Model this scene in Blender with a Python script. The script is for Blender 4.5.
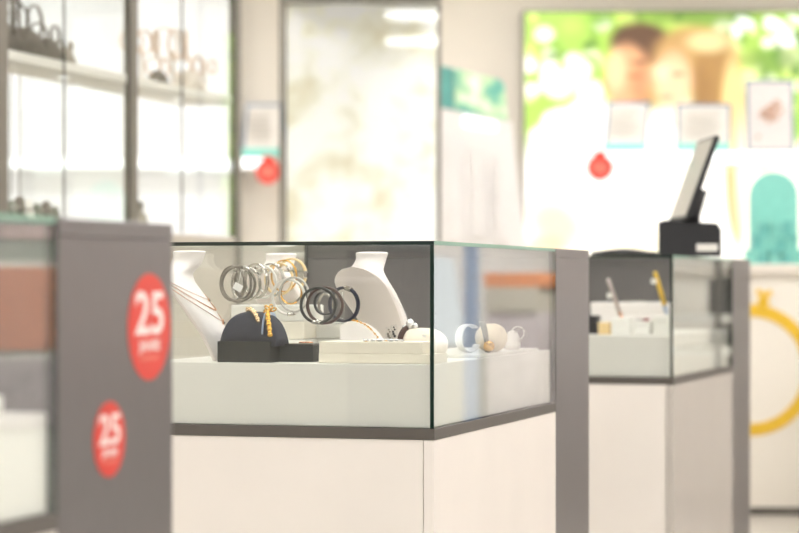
import bpy, bmesh, math, random
import numpy as np
from mathutils import Vector, Matrix

random.seed(7)
for o in list(bpy.data.objects):
    bpy.data.objects.remove(o)
SC = bpy.context.scene
C = SC.collection
PI = math.pi
F = 105.0 / 36.0 * 799.0          # focal length in pixels
ZC = 1.05                         # eye height
HY = 282.0                        # horizon row

# ------------------------------------------------------------------ camera
cam = bpy.data.cameras.new('camera')
cam.lens = 105.0
cam.sensor_width = 36.0
cam.shift_y = (HY - 266.5) / 799.0
cam.clip_start = 0.05
cam.dof.use_dof = True
cam.dof.focus_distance = 4.52
cam.dof.aperture_fstop = 3.4
cam_o = bpy.data.objects.new('camera', cam)
C.objects.link(cam_o)
cam_o.location = (0, 0, ZC)
cam_o.rotation_euler = (PI / 2, 0, 0)
SC.camera = cam_o

# ------------------------------------------------------------------ world, exposure
w = bpy.data.worlds.new('world')
SC.world = w
w.use_nodes = True
bg = w.node_tree.nodes['Background']
bg.inputs[0].default_value = (1.0, 0.99, 0.985, 1)
bg.inputs[1].default_value = 0.34
SC.view_settings.view_transform = 'Standard'
SC.view_settings.look = 'None'
SC.view_settings.gamma = 1.0
SC.view_settings.use_curve_mapping = False
SC.view_settings.exposure = 0.58
SC.cycles.use_denoising = True
SC.cycles.max_bounces = 14
SC.cycles.transparent_max_bounces = 40
SC.cycles.sample_clamp_indirect = 6.0
SC.cycles.caustics_reflective = False
SC.cycles.caustics_refractive = False
LAMP_STRENGTH = 10.5

# ------------------------------------------------------------------ helpers
def lin(c):
    return tuple(((v / 255.0) / 12.92 if v / 255.0 <= 0.04045 else ((v / 255.0 + 0.055) / 1.055) ** 2.4) for v in c)

MATS = {}
def mat(name, rgb, rough=0.5, metal=0.0, noise=0.05, scale=30.0, emit=0.0, bump=0.0, coat=0.0, emit_rgb=None, stretch=None):
    if name in MATS:
        return MATS[name]
    m = bpy.data.materials.new(name)
    m.use_nodes = True
    nt = m.node_tree
    p = nt.nodes['Principled BSDF']
    c = lin(rgb)
    tc = nt.nodes.new('ShaderNodeTexCoord')
    nz = nt.nodes.new('ShaderNodeTexNoise')
    nz.inputs['Scale'].default_value = scale
    nz.inputs['Detail'].default_value = 4
    if stretch:
        mp = nt.nodes.new('ShaderNodeMapping')
        mp.inputs['Scale'].default_value = stretch
        nt.links.new(tc.outputs['Object'], mp.inputs[0])
        nt.links.new(mp.outputs[0], nz.inputs[0])
    else:
        nt.links.new(tc.outputs['Object'], nz.inputs[0])
    rp = nt.nodes.new('ShaderNodeValToRGB')
    rp.color_ramp.elements[0].position = 0.3
    rp.color_ramp.elements[1].position = 0.7
    rp.color_ramp.elements[0].color = tuple(max(0, v * (1 - noise)) for v in c) + (1,)
    rp.color_ramp.elements[1].color = tuple(min(1, v * (1 + noise)) for v in c) + (1,)
    nt.links.new(nz.outputs[0], rp.inputs[0])
    nt.links.new(rp.outputs[0], p.inputs['Base Color'])
    p.inputs['Roughness'].default_value = rough
    p.inputs['Metallic'].default_value = metal
    p.inputs['Coat Weight'].default_value = coat
    if emit > 0:
        p.inputs['Emission Color'].default_value = lin(emit_rgb or rgb) + (1,)
        p.inputs['Emission Strength'].default_value = emit
    if bump > 0:
        b = nt.nodes.new('ShaderNodeBump')
        b.inputs['Strength'].default_value = bump
        b.inputs['Distance'].default_value = 0.002
        nt.links.new(nz.outputs[0], b.inputs['Height'])
        nt.links.new(b.outputs[0], p.inputs['Normal'])
    MATS[name] = m
    return m

def glass_mat(name, tint=(0.984, 0.994, 0.988), f0=0.04):
    """thin clear sheet: straight-through transmission plus Schlick reflection on both faces"""
    if name in MATS:
        return MATS[name]
    m = bpy.data.materials.new(name)
    m.use_nodes = True
    nt = m.node_tree
    nt.nodes.remove(nt.nodes['Principled BSDF'])
    out = nt.nodes['Material Output']
    lw = nt.nodes.new('ShaderNodeLayerWeight')
    lw.inputs[0].default_value = 0.5
    pw = nt.nodes.new('ShaderNodeMath'); pw.operation = 'POWER'; pw.inputs[1].default_value = 5.0
    ma = nt.nodes.new('ShaderNodeMath'); ma.operation = 'MULTIPLY_ADD'
    ma.inputs[1].default_value = 1 - f0; ma.inputs[2].default_value = f0
    tr = nt.nodes.new('ShaderNodeBsdfTransparent'); tr.inputs[0].default_value = tint + (1,)
    gl = nt.nodes.new('ShaderNodeBsdfGlossy'); gl.inputs['Roughness'].default_value = 0.02
    gl.inputs[0].default_value = (0.97, 1, 0.985, 1)
    mx = nt.nodes.new('ShaderNodeMixShader')
    nt.links.new(lw.outputs['Facing'], pw.inputs[0])
    nt.links.new(pw.outputs[0], ma.inputs[0])
    nt.links.new(ma.outputs[0], mx.inputs[0])
    nt.links.new(tr.outputs[0], mx.inputs[1])
    nt.links.new(gl.outputs[0], mx.inputs[2])
    nt.links.new(mx.outputs[0], out.inputs[0])
    MATS[name] = m
    return m

def emit_mat(name, rgb, strength):
    if name in MATS:
        return MATS[name]
    m = bpy.data.materials.new(name)
    m.use_nodes = True
    nt = m.node_tree
    nt.nodes.remove(nt.nodes['Principled BSDF'])
    e = nt.nodes.new('ShaderNodeEmission')
    e.inputs[0].default_value = lin(rgb) + (1,)
    e.inputs[1].default_value = strength
    nt.links.new(e.outputs[0], nt.nodes['Material Output'].inputs[0])
    MATS[name] = m
    return m

class MB:
    """collects shapes into one mesh"""
    def __init__(s):
        s.bm = bmesh.new()
        s.mi = 0
    def box(s, x0, x1, y0, y1, z0, z1, bevel=0.0, seg=1, mtx=None):
        before = set(s.bm.verts)
        r = bmesh.ops.create_cube(s.bm, size=1.0)
        vs = r['verts']
        for v in vs:
            v.co = Vector(((x0 + x1) / 2 + v.co.x * (x1 - x0), (y0 + y1) / 2 + v.co.y * (y1 - y0), (z0 + z1) / 2 + v.co.z * (z1 - z0)))
        fs = list({f for v in vs for f in v.link_faces})
        for f in fs:
            f.material_index = s.mi
        if bevel > 0:
            es = list({e for v in vs for e in v.link_edges})
            bmesh.ops.bevel(s.bm, geom=es, offset=bevel, segments=seg, affect='EDGES', profile=0.5)
        if mtx is not None:
            for v in set(s.bm.verts) - before:
                v.co = mtx @ v.co
        return s
    def tube(s, pts, r, n=8, closed=False, flat=None):
        pts = [Vector(p) for p in pts]
        N = len(pts)
        rings = []
        up = None
        for i, p in enumerate(pts):
            if closed:
                t = pts[(i + 1) % N] - pts[i - 1]
            else:
                t = pts[min(i + 1, N - 1)] - pts[max(i - 1, 0)]
            t.normalize()
            if up is None:
                up = Vector((0, 0, 1)) if abs(t.z) < 0.9 else Vector((1, 0, 0))
            a = t.cross(up)
            if a.length < 1e-6:
                a = t.orthogonal()
            a.normalize()
            b = a.cross(t); b.normalize()
            up = b
            rr = r[i] if isinstance(r, (list, tuple)) else r
            ring = []
            for k in range(n):
                an = 2 * PI * k / n
                ca, sb = math.cos(an), math.sin(an)
                if flat:
                    ca *= flat[0]; sb *= flat[1]
                ring.append(s.bm.verts.new(p + (a * ca + b * sb) * rr))
            rings.append(ring)
        M = N if closed else N - 1
        for i in range(M):
            A, B2 = rings[i], rings[(i + 1) % N]
            for k in range(n):
                f = s.bm.faces.new((A[k], A[(k + 1) % n], B2[(k + 1) % n], B2[k]))
                f.material_index = s.mi
                f.smooth = True
        if not closed:
            for ring, rev in ((rings[0], False), (rings[-1], True)):
                f = s.bm.faces.new(ring if not rev else ring[::-1])
                f.material_index = s.mi
        return s
    def lathe(s, prof, n=24, c=(0, 0, 0), sx=1.0, sy=1.0):
        c = Vector(c)
        rings = []
        for r, z in prof:
            if r < 1e-6:
                rings.append([s.bm.verts.new(c + Vector((0, 0, z)))])
            else:
                rings.append([s.bm.verts.new(c + Vector((r * sx * math.cos(2 * PI * k / n), r * sy * math.sin(2 * PI * k / n), z))) for k in range(n)])
        for A, B2 in zip(rings[:-1], rings[1:]):
            for k in range(n):
                a0, a1 = A[k % len(A)], A[(k + 1) % len(A)]
                b0, b1 = B2[k % len(B2)], B2[(k + 1) % len(B2)]
                vs = []
                for v in (a0, a1, b1, b0):
                    if v not in vs:
                        vs.append(v)
                if len(vs) >= 3:
                    f = s.bm.faces.new(vs); f.smooth = True; f.material_index = s.mi
        for ring, rev in ((rings[0], True), (rings[-1], False)):
            if len(ring) > 2:
                f = s.bm.faces.new(ring[::-1] if rev else ring); f.material_index = s.mi
        return s
    def ball(s, c, r, seg=10, sc=(1, 1, 1)):
        q = bmesh.ops.create_uvsphere(s.bm, u_segments=seg, v_segments=max(5, seg * 2 // 3), radius=r)
        for v in q['verts']:
            v.co = Vector((v.co.x * sc[0], v.co.y * sc[1], v.co.z * sc[2])) + Vector(c)
        for f in {f for v in q['verts'] for f in v.link_faces}:
            f.smooth = True; f.material_index = s.mi
        return s
    def ring(s, R, wid, thk, n=40, a0=0.0, a1=2 * PI, rx=1.0):
        """flat band ring in the XZ plane, axis Y, centre origin"""
        full = abs(a1 - a0 - 2 * PI) < 1e-6
        cnt = n if full else n + 1
        secs = []
        for i in range(cnt):
            a = a0 + (a1 - a0) * i / n
            q = []
            for dr, dy in ((thk / 2, -wid * .3), (thk / 2, wid * .3), (thk * .2, wid / 2), (-thk / 2, wid * .3), (-thk / 2, -wid * .3), (thk * .2, -wid / 2)):
                q.append(s.bm.verts.new(((R + dr) * math.cos(a) * rx, dy, (R + dr) * math.sin(a))))
            secs.append(q)
        for i in range(n):
            A, B2 = secs[i], secs[(i + 1) % cnt]
            for k in range(6):
                f = s.bm.faces.new((A[k], B2[k], B2[(k + 1) % 6], A[(k + 1) % 6])); f.smooth = True; f.material_index = s.mi
        if not full:
            f = s.bm.faces.new(secs[0]); f.material_index = s.mi
            f = s.bm.faces.new(secs[-1][::-1]); f.material_index = s.mi
        return s
    def prism(s, poly, y0, y1):
        """polygon in XZ extruded along Y"""
        A = [s.bm.verts.new((x, y0, z)) for x, z in poly]
        B2 = [s.bm.verts.new((x, y1, z)) for x, z in poly]
        n = len(poly)
        fs = [s.bm.faces.new(A), s.bm.faces.new(B2[::-1])]
        for k in range(n):
            fs.append(s.bm.faces.new((A[k], B2[k], B2[(k + 1) % n], A[(k + 1) % n])))
        for f in fs:
            f.material_index = s.mi
        return s
    def xf(s, mtx):
        for v in s.bm.verts:
            v.co = mtx @ v.co
        return s
    def build(s, name, mats, parent=None, smooth=None, loc=None, rotz=None):
        bmesh.ops.recalc_face_normals(s.bm, faces=s.bm.faces)
        me = bpy.data.meshes.new(name)
        s.bm.to_mesh(me); s.bm.free()
        if not isinstance(mats, (list, tuple)):
            mats = [mats]
        for m in mats:
            me.materials.append(m)
        if smooth is not None:
            for p in me.polygons:
                p.use_smooth = smooth
        o = bpy.data.objects.new(name, me)
        C.objects.link(o)
        o.parent = parent
        if loc is not None:
            o.location = loc
        if rotz is not None:
            o.rotation_euler = (0, 0, rotz)
        return o

def tag(o, label, cat, group=None):
    o['label'] = label; o['category'] = cat
    if group:
        o['group'] = group
    return o
def thing(name, label, cat, loc=(0, 0, 0), rotz=0.0, group=None):
    o = bpy.data.objects.new(name, None)
    C.objects.link(o)
    o.empty_display_size = 0.05
    o.location = loc; o.rotation_euler = (0, 0, rotz)
    return tag(o, label, cat, group)
def struct(o):
    o['kind'] = 'structure'
    return o
def at(px, py, Y):
    """place in the room seen in direction (px, py), Y metres into the room"""
    return Vector(((px - 399.5) / F * Y, Y, ZC - (py - HY) / F * Y))
def bx(name, m, parent, *a, bevel=0.0, seg=1):
    return MB().box(*a, bevel=bevel, seg=seg).build(name, m, parent)
def Rz(a):
    return Matrix.Rotation(a, 4, 'Z')
def Tr(x, y, z):
    return Matrix.Translation((x, y, z))
def text_mesh(txt, size, name, m, parent, depth=0.0004):
    cu = bpy.data.curves.new('lettering', 'FONT')
    cu.body = txt; cu.size = size; cu.align_x = 'CENTER'; cu.extrude = depth; cu.offset = size * 0.018
    cu.resolution_u = 3
    t = bpy.data.objects.new('lettering_curve', cu)
    C.objects.link(t)
    dg = bpy.context.evaluated_depsgraph_get()
    me = bpy.data.meshes.new_from_object(t.evaluated_get(dg))
    bpy.data.objects.remove(t); bpy.data.curves.remove(cu)
    me.materials.clear(); me.materials.append(m)
    o = bpy.data.objects.new(name, me)
    C.objects.link(o); o.parent = parent
    return o

# ------------------------------------------------------------------ materials
M_white = mat('white_laminate', (238, 232, 224), 0.38, noise=0.015, scale=6)
M_plat = mat('white_platform_lacquer', (236, 234, 226), 0.45, noise=0.012, scale=8)
M_grey = mat('dark_grey_laminate', (102, 98, 97), 0.28, noise=0.05, scale=120, stretch=(1, 1, 0.15))
M_strip = mat('dark_grey_profile', (92, 87, 81), 0.4, noise=0.03)
M_black = mat('black_gasket', (22, 24, 22), 0.4)
M_glass = glass_mat('clear_glass')
M_edge = mat('green_glass_edge', (12, 38, 29), 0.06, noise=0.1)
M_edge.node_tree.nodes['Principled BSDF'].inputs['IOR'].default_value = 1.62
M_edge_glint = mat('glinting_green_glass_edge', (132, 172, 152), 0.35, noise=0.06)  # lighter copy of the edge green: grazing reflection painted into the colour
M_acr = glass_mat('clear_acrylic', tint=(0.98, 0.985, 0.985), f0=0.05)
M_bust = mat('white_leatherette', (246, 240, 236), 0.42, noise=0.012, scale=200, bump=0.05)
M_bust2 = mat('pinkish_white_leatherette', (240, 230, 224), 0.5, noise=0.012, scale=200, bump=0.05)
M_gold = mat('polished_gold', (226, 176, 84), 0.22, 1.0, noise=0.05)
M_rose = mat('rose_gold', (216, 162, 126), 0.25, 1.0, noise=0.05)
M_silver = mat('polished_silver', (176, 172, 164), 0.2, 1.0, noise=0.04)
M_dsilver = mat('braided_grey_steel', (128, 122, 112), 0.4, 0.8, noise=0.35, scale=420)
M_crystal = mat('crystal', (240, 240, 244), 0.05, 0.6, noise=0.2, scale=300)
M_blackl = mat('black_leather', (20, 21, 24), 0.5, noise=0.2, scale=200)
M_brownl = mat('brown_leather', (62, 36, 30), 0.55, noise=0.25, scale=200)
M_navyl = mat('navy_leather', (26, 29, 48), 0.5, noise=0.2, scale=200)
M_greenl = mat('dark_green_leather', (52, 62, 54), 0.5, noise=0.2, scale=200)
M_whitel = mat('white_leather', (226, 222, 214), 0.45, noise=0.06, scale=200)
M_creaml = mat('cream_leather', (234, 206, 150), 0.45, noise=0.1, scale=200)
M_navy = mat('navy_velvet', (38, 40, 56), 0.8, noise=0.14, scale=300)
M_slate = mat('black_lacquer', (34, 36, 37), 0.2, noise=0.08, scale=20)
M_dark = mat('black_lining', (20, 21, 24), 0.7)
M_ribbon = mat('pale_blue_ribbon', (170, 184, 204), 0.5)
M_cream = mat('cream_block', (238, 231, 214), 0.5, noise=0.015)
M_pillow = mat('cream_suede', (232, 219, 192), 0.75, noise=0.03, scale=90)
M_pillow2 = mat('ivory_suede', (242, 230, 212), 0.75, noise=0.03, scale=90)
M_paper = mat('white_paper', (240, 238, 232), 0.7, noise=0.02)
M_red = mat('red_vinyl', (214, 62, 48), 0.4, noise=0.03)
M_letter = mat('white_vinyl', (240, 228, 222), 0.4, noise=0.02)
M_letter2 = mat('pale_red_vinyl', (226, 128, 112), 0.4, noise=0.02)
M_beige = mat('beige_wall_paint', (210, 203, 190), 0.8, noise=0.02, scale=3)
M_backlit = mat('backlit_white_panel', (222, 224, 226), 0.5, noise=0.01, emit=0.20, emit_rgb=(248, 251, 255))
M_post = mat('grey_brown_metal', (122, 116, 106), 0.4, 0.3, noise=0.04)
M_base = mat('beige_cabinet_laminate', (192, 184, 170), 0.5, noise=0.02)
M_led = emit_mat('white_led_line', (255, 255, 252), 1.6)
M_lamp2 = emit_mat('bright_lamp_panel', (254, 252, 252), LAMP_STRENGTH * 1.25)
M_lamp = emit_mat('lamp_panel', (254, 252, 252), LAMP_STRENGTH)
M_teal = mat('teal_card', (128, 200, 186), 0.5, noise=0.06)
M_teal2 = mat('teal_print', (104, 178, 170), 0.5, noise=0.15, scale=9)
M_plastic = mat('black_plastic', (34, 34, 36), 0.42, noise=0.06)
M_yellow = mat('gold_yellow_decal', (226, 184, 52), 0.35, noise=0.06)
M_floor = mat('pale_floor_tile', (186, 180, 170), 0.3, noise=0.04, scale=2)
M_ceil = mat('white_ceiling_paint', (240, 236, 228), 0.85, noise=0.01)
M_terra = mat('terracotta_lacquer', (238, 158, 122), 0.5, noise=0.05)
M_wood = mat('orange_wood', (224, 140, 88), 0.5, noise=0.15, scale=12, stretch=(1, 1, 6))
M_blue = mat('blue_banner', (160, 184, 224), 0.6, noise=0.05)
M_lilac = mat('lilac_grey_fabric', (206, 194, 196), 0.8, noise=0.15, scale=14)
M_charc = mat('charcoal_fabric', (70, 70, 68), 0.8, noise=0.2, scale=25)

# ------------------------------------------------------------------ the room
XL, XR, YB, YF, ZT = -3.4, 4.7, 13.35, -0.6, 3.1
struct(bx('floor', M_floor, None, XL - .1, XR + .1, YF, YB + .1, -0.1, 0))
struct(bx('ceiling', M_ceil, None, XL - .1, XR + .1, YF, YB + .1, ZT, ZT + .1))
struct(bx('wall_back', M_beige, None, XL - .1, XR + .1, YB, YB + .1, 0, ZT))
struct(bx('wall_left', M_beige, None, XL - .1, XL, YF, YB, 0, ZT))
struct(bx('wall_right', mat('white_wall_paint', (238, 232, 230), .7, noise=.015, scale=3), None, XR, XR + .1, YF, YB, 0, ZT))

# ceiling lamps
n = 0
for j, y in enumerate((-0.2, 1.7, 4.2, 6.8, 9.4, 11.9)):
    for i, x in enumerate((-2.0, 0.5, 3.0)):
        t = thing('ceiling_lamp', 'flat white ceiling lamp, row %s from the storefront, %s' % (
            ('one', 'two', 'three', 'four', 'five', 'six')[j], ('over the wall cabinets', 'over the display cases', 'over the shelves on the far side')[i]), 'lamp', (x, y, ZT), 0, 'ceiling lamps')
        m = MB()
        m.box(-.63, .63, -.33, -.30, -.05, 0).box(-.63, .63, .30, .33, -.05, 0).box(-.63, -.60, -.3, .3, -.05, 0).box(.60, .63, -.3, .3, -.05, 0)
        m.build('frame', M_plat, t)
        bx('diffuser', M_lamp2 if j >= 4 else M_lamp, t, -.60, .60, -.30, .30, -.035, -.005)

# ------------------------------------------------------------------ display cases
CW, GL, PL = 0.60, 1.0, 0.353        # width, glass length, end panel length
ZTOP, ZS1, ZS0, ZPL = 1.1263, 0.778, 0.757, 0.8963
GT = 0.0075
def pane(name, parent, x0, x1, y0, y1, z0, z1, thin):
    m = MB().box(x0, x1, y0, y1, z0, z1)
    ax = 'xyz'.index(thin)
    m.bm.faces.ensure_lookup_table()
    m.bm.normal_update()
    for f in m.bm.faces:
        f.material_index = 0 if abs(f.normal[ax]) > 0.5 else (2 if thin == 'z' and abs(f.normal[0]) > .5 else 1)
    return m.build(name, [M_glass, M_edge, M_edge_glint], parent)

def display_case(P, rot, label, side=None):
    t = thing('display_case', label, 'display case', (P[0], P[1], 0), rot, 'glass display cases')
    bx('plinth', M_strip, t, -CW + .03, -.03, .03, GL, 0, .08)
    bx('front_panel', M_white, t, -CW + .0215, -.0215, .0008, .02, .08, ZS0 - .0005)
    bx('side_panel', side or M_white, t, -.02, 0, 0, GL - .002, .08, ZS0 - .0005, bevel=.0008)
    bx('side_panel', M_white, t, -CW, -CW + .02, 0, GL - .002, .08, ZS0 - .0005, bevel=.0008)
    bx('trim_strip', M_strip, t, -CW - .001, .001, -.001, GL - .002, ZS0, ZS1, bevel=.0006)
    bx('platform', M_plat, t, -CW + .012, -.012, .012, GL - .004, ZS1 + .0003, ZPL, bevel=.0012)
    pane('side_pane', t, -GT, 0, 0, GL - .006, ZS1, ZTOP - GT, 'x')
    pane('side_pane', t, -CW, -CW + GT, 0, GL - .006, ZS1, ZTOP - GT, 'x')
    pane('front_pane', t, -CW + GT + .0003, -GT - .0003, .0, GT, ZS1, ZTOP - GT, 'y')
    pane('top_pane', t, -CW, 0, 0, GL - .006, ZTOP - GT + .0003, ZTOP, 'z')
    bx('gasket', M_black, t, -.005, .0, GL - .0055, GL, ZS0, ZTOP - .001)
    bx('end_panel', M_grey, t, -CW, 0, GL + .0002, GL + PL, 0, ZTOP - .022, bevel=.001)
    bx('end_panel_cap', M_grey, t, -CW, 0, GL + .0002, GL + PL, ZTOP - .0216, ZTOP, bevel=.001)
    return t

ROT = math.radians(-16.86)
PM = (0.0639, 4.315)
PLf = (-0.693, 1.791)
P2 = (0.779, 6.637)
case_m = display_case(PM, ROT, 'middle glass display case in sharp focus filled with bracelets and busts')
case_l = display_case(PLf, ROT, 'nearest display case whose grey end panel carries two red round stickers')
M_silverlam = mat('grey_satin_laminate', (196, 190, 182), 0.25, noise=0.02, scale=3)
case_2 = display_case(P2, math.radians(-17.8), 'farthest glass display case with a black till screen standing on top', M_silverlam)

def loc_m(x, y, z):
    """case-local point of the middle case -> room"""
    return Matrix.Translation((PM[0], PM[1], 0)) @ Rz(ROT) @ Vector((x, y, z))

# red round stickers on the near end panel (YZ plane, facing +X)
def sticker(cy, cz, R):
    m = MB()
    pts = [(R * math.cos(2 * PI * k / 48), R * math.sin(2 * PI * k / 48)) for k in range(48)]
    m.prism(pts, -0.0004, 0.0004)
    m.xf(Matrix.Rotation(PI / 2, 4, 'Z'))      # the disc now faces +X
    s = m.build('sticker', M_red, case_l)
    s.location = (0.0006, cy, cz)
    s['label'] = 'red round sticker reading 25'
    L = text_mesh('25', R * 1.12, 'lettering', M_letter, s)
    L.rotation_euler = (PI / 2, 0, PI / 2); L.location = (0.0008, 0, -R * 0.12); L.scale = (1.28, 1, 1)
    L = text_mesh('JAHRE', R * 0.27, 'lettering', M_letter, s)
    L.rotation_euler = (PI / 2, 0, PI / 2); L.location = (0.0008, 0, -R * 0.44); L.scale = (1.3, 1, 1)
    q = MB()
    x = -R * .42
    while x < R * .40:
        wv = R * random.uniform(.05, .09)
        q.box(.0004, .0009, x, x + wv, -R * .62, -R * .54)
        x += wv + R * .03
    q.build('small_print', M_letter2, s)
sticker(GL + .274, 0.992, 0.0690)
sticker(GL + .148, 0.855, 0.0470)

# ------------------------------------------------------------------ busts and jewellery
BT = [0, .10, .25, .45, .62, .72, .79, .825, .86, .90, .95, 1.0]
BW = [.042, .050, .063, .078, .085, .083, .072, .056, .040, .033, .031, .033]
BD = [.034, .038, .042, .044, .043, .041, .038, .036, .033, .031, .030, .032]
BB = [0, 0, 0, 0, .0, .001, .004, .012, .024, .030, .030, .033]
BX = [0.0, -.007, -.022, -.049, -.074, -.088, -.090, -.083, -.072, -.063, -.058, -.056]
def lerp(T, V, t):
    return float(np.interp(t, T, V))
BH = 0.212
def bust_pt(t, phi, out=0.0):
    """phi -90..90 front, 90..270 back"""
    w, d, b, x = (lerp(BT, v, t) for v in (BW, BD, BB, BX))
    c, s = math.cos(phi), math.sin(phi)
    px = (d if c > 0 else b) * (abs(c) ** 0.85) * (1 if c > 0 else -1)
    return Vector((x + px + out * c, w * s + out * s, t * BH + out * 0.35 * max(c, 0)))
def bust(label, loc, rotz, group='white necklace busts'):
    t = thing('necklace_bust', label, 'bust', loc, rotz, group)
    m = MB()
    NT, NP = 40, 40
    rings = []
    for i in range(NT + 1):
        tt = i / NT
        rings.append([m.bm.verts.new(bust_pt(tt, 2 * PI * k / NP)) for k in range(NP)])
    for i in range(NT):
        for k in range(NP):
            f = m.bm.faces.new((rings[i][k], rings[i][(k + 1) % NP], rings[i + 1][(k + 1) % NP], rings[i + 1][k])); f.smooth = True
    m.bm.faces.new(rings[0][::-1])
    # rounded neck cap
    last = rings[-1]
    c0 = sum((v.co for v in last), Vector()) / NP
    for sc, dz in ((.9, .002), (.6, .003)):
        new = [m.bm.verts.new(c0 + (v.co - c0) * sc + Vector((0, 0, dz))) for v in rings[-1]]
        for k in range(NP):
            f = m.bm.faces.new((last[k], last[(k + 1) % NP], new[(k + 1) % NP], new[k])); f.smooth = True
        last = new
    m.bm.faces.new(last)
    bo = m.build('body', M_bust, t)
    bo.data.set_sharp_from_angle(angle=math.radians(50))
    # padded back plate whose rim stands proud of the chest
    q = MB()
    outl = []
    for i in range(41):
        tt = .865 * i / 40
        wv = (lerp(BT, BW, tt) + .003) if tt < .66 else (lerp(BT, BW, .66) + .003) * math.sqrt(max(0.0, 1 - ((tt - .66) / .205) ** 2))
        xb = float(np.interp(tt, [0, .10, .25, .45, .62, .72, .865], [0, -.007, -.022, -.049, -.074, -.088, -.102]))
        outl.append((xb, wv, tt * BH + .001))
    rows = []
    for (xb, wv, zv) in outl:
        row = []
        for dx, iw in ((.003, 0), (-.003, .0), (-.005, .004)):
            row.append((dx + xb, max(.0006, wv - iw), zv))
        L_ = [q.bm.verts.new((x_, y_, z_)) for x_, y_, z_ in row]
        R_ = [q.bm.verts.new((x_, -y_, z_)) for x_, y_, z_ in row]
        rows.append(L_ + R_[::-1])
    for A, B2 in zip(rows[:-1], rows[1:]):
        for k in range(6):
            q.bm.faces.new((A[k], A[(k + 1) % 6], B2[(k + 1) % 6], B2[k]))
    q.bm.faces.new(rows[0][::-1]); q.bm.faces.new(rows[-1])
    bp = q.build('back_plate', M_bust2, t, smooth=True)
    bp.data.set_sharp_from_angle(angle=math.radians(40))
    return t
    # welt around the flat back
    pts = []
    for i in range(0, 27):
        pts.append(bust_pt(.02 + .66 * i / 26, PI / 2) + Vector((-.001, 0, 0)))
    MB().tube(pts, .0022, 8).build('welt', M_bust, t)
    pts = [Vector((p.x, -p.y, p.z)) for p in pts]
    MB().tube(pts, .0022, 8).build('welt', M_bust, t)
    return t
def necklace(bt, label, m, t0, t1, r, pend=None, bead=False, group=None, pend_m=None, sag=1.6, out=.0016, side=1):
    o = thing('necklace', label, 'necklace', bt.location, bt.rotation_euler.z, group)
    pts = []
    N = 60
    for i in range(N + 1):
        u = -1 + 2 * i / N
        phi = u * PI * 0.62
        t = t0 + (t1 - t0) * (abs(u) ** sag)
        pts.append(bust_pt(t, phi, out))
    mb = MB()
    if bead:
        for p in pts:
            mb.ball(p, r * random.uniform(.8, 1.25), 6)
        for a, b in zip(pts[:-1], pts[1:]):
            mb.ball((a + b) / 2, r * .85, 6)
    else:
        mb.tube(pts, r, 6)
    k_ = mb.build('chain', m, o)
    if bead:
        k_['kind'] = 'stuff'
    if pend:
        p = bust_pt(t0, 0, .003)
        q = MB().ball(p + Vector((0.001, 0, -pend * .9)), pend, 10, (.5, 1, 1)).ball(p + Vector((.001, 0, pend * .3)), pend * .4, 8)
        q.build('pendant', pend_m or m, o)
        MB().ball(p + Vector((.0035 , 0, -pend * .9)), pend * .55, 8, (.6, 1, 1)).build('stone', M_blackl, o)
    return o

RB = math.radians(37)
def on_plat(px, Y, z=ZPL):
    v = at(px, HY, Y); v.z = z
    return v
b_left = bust('white necklace bust with rose gold chains at the left end of the middle case', on_plat(218, 4.565) + Vector((.0, 0, .0004)), math.radians(-4))
b_mid = bust('white necklace bust standing behind the silver bangles', on_plat(303, 5.02) + Vector((0, 0, .0004)), RB)
b_right = bust('white necklace bust leaning right of the dark leather bracelets before the grey panel', on_plat(394, 4.80) + Vector((0, 0, .0004)), RB)
necklace(b_left, 'fine rose gold chain with pendant lying lowest on the left bust', M_rose, .36, .80, .0007, .0042, group='chains on the left bust')
necklace(b_left, 'fine rose gold chain with small pendant, upper one on the left bust', M_rose, .56, .82, .0006, .0030, group='chains on the left bust', side=1)
necklace(b_left, 'thick rose gold link chain on the left bust', M_rose, .46, .83, .0014, None, bead=True, group='chains on the left bust')
necklace(b_right, 'sparkling crystal chain along the edge of the right bust', M_crystal, .14, .80, .0010, .003, bead=True, pend_m=M_crystal)

# stacked white trays behind
rt = ROT
def block(name, label, cat, m, px0, px1, Y, z0, h, dep, bevel=.003, group=None, inset=None, rot=None):
    a, b = at(px0, HY, Y), at(px1, HY, Y)
    wd = (b - a).length / math.cos(rt)
    o = thing(name, label, cat, ((a.x + b.x) / 2, Y, z0), rt if rot is None else rot, group)
    bx('body', m, o, -wd / 2, wd / 2, 0, dep, .0003, h, bevel=bevel, seg=2)
    if inset:
        bx('lid_pad', inset, o, -wd / 2 + .006, wd / 2 - .006, .006, dep - .006, h + .0002, h + .0014)
    return o
g = 'white trays stacked at the back of the middle case'
z = ZPL + .0003
for i, (h, lab) in enumerate(((.036, 'lowest white flat tray of the tall stack behind the navy cushion'),
                              (.036, 'middle white flat tray of the tall stack behind the navy cushion'),
                              (.034, 'topmost white flat tray of the tall stack under the silver bangles'))):
    block('display_tray', lab, 'tray', M_cream if i == 1 else M_plat, 228 + i * 1, 306 - i * 1, 4.80, z, h, .13, group=g)
    z += h
ZT1 = z
z = ZPL + .0003
for i, (h, lab) in enumerate(((.036, 'lower white flat tray of the short stack below the dark leather bracelets'),
                              (.032, 'upper white flat tray of the short stack below the dark leather bracelets'))):
    block('display_tray', lab, 'tray', M_plat, 308 + i, 350 - i, 4.84, z, h, .10, group=g)
    z += h
ZT2 = z
# cream slabs in the front right
z = ZPL + .0003
block('display_slab', 'long cream slab lying lowest at the front right of the middle case', 'slab', M_cream, 318, 431, 4.385, z, .018, .11, .001, 'cream slabs in the middle case')
z += .018
block('display_slab', 'long cream slab lying on top of the other at the front right', 'slab', M_cream, 318.5, 422, 4.39, z, .0225, .10, .001, 'cream slabs in the middle case')
ZSL = z + .0225

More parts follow.
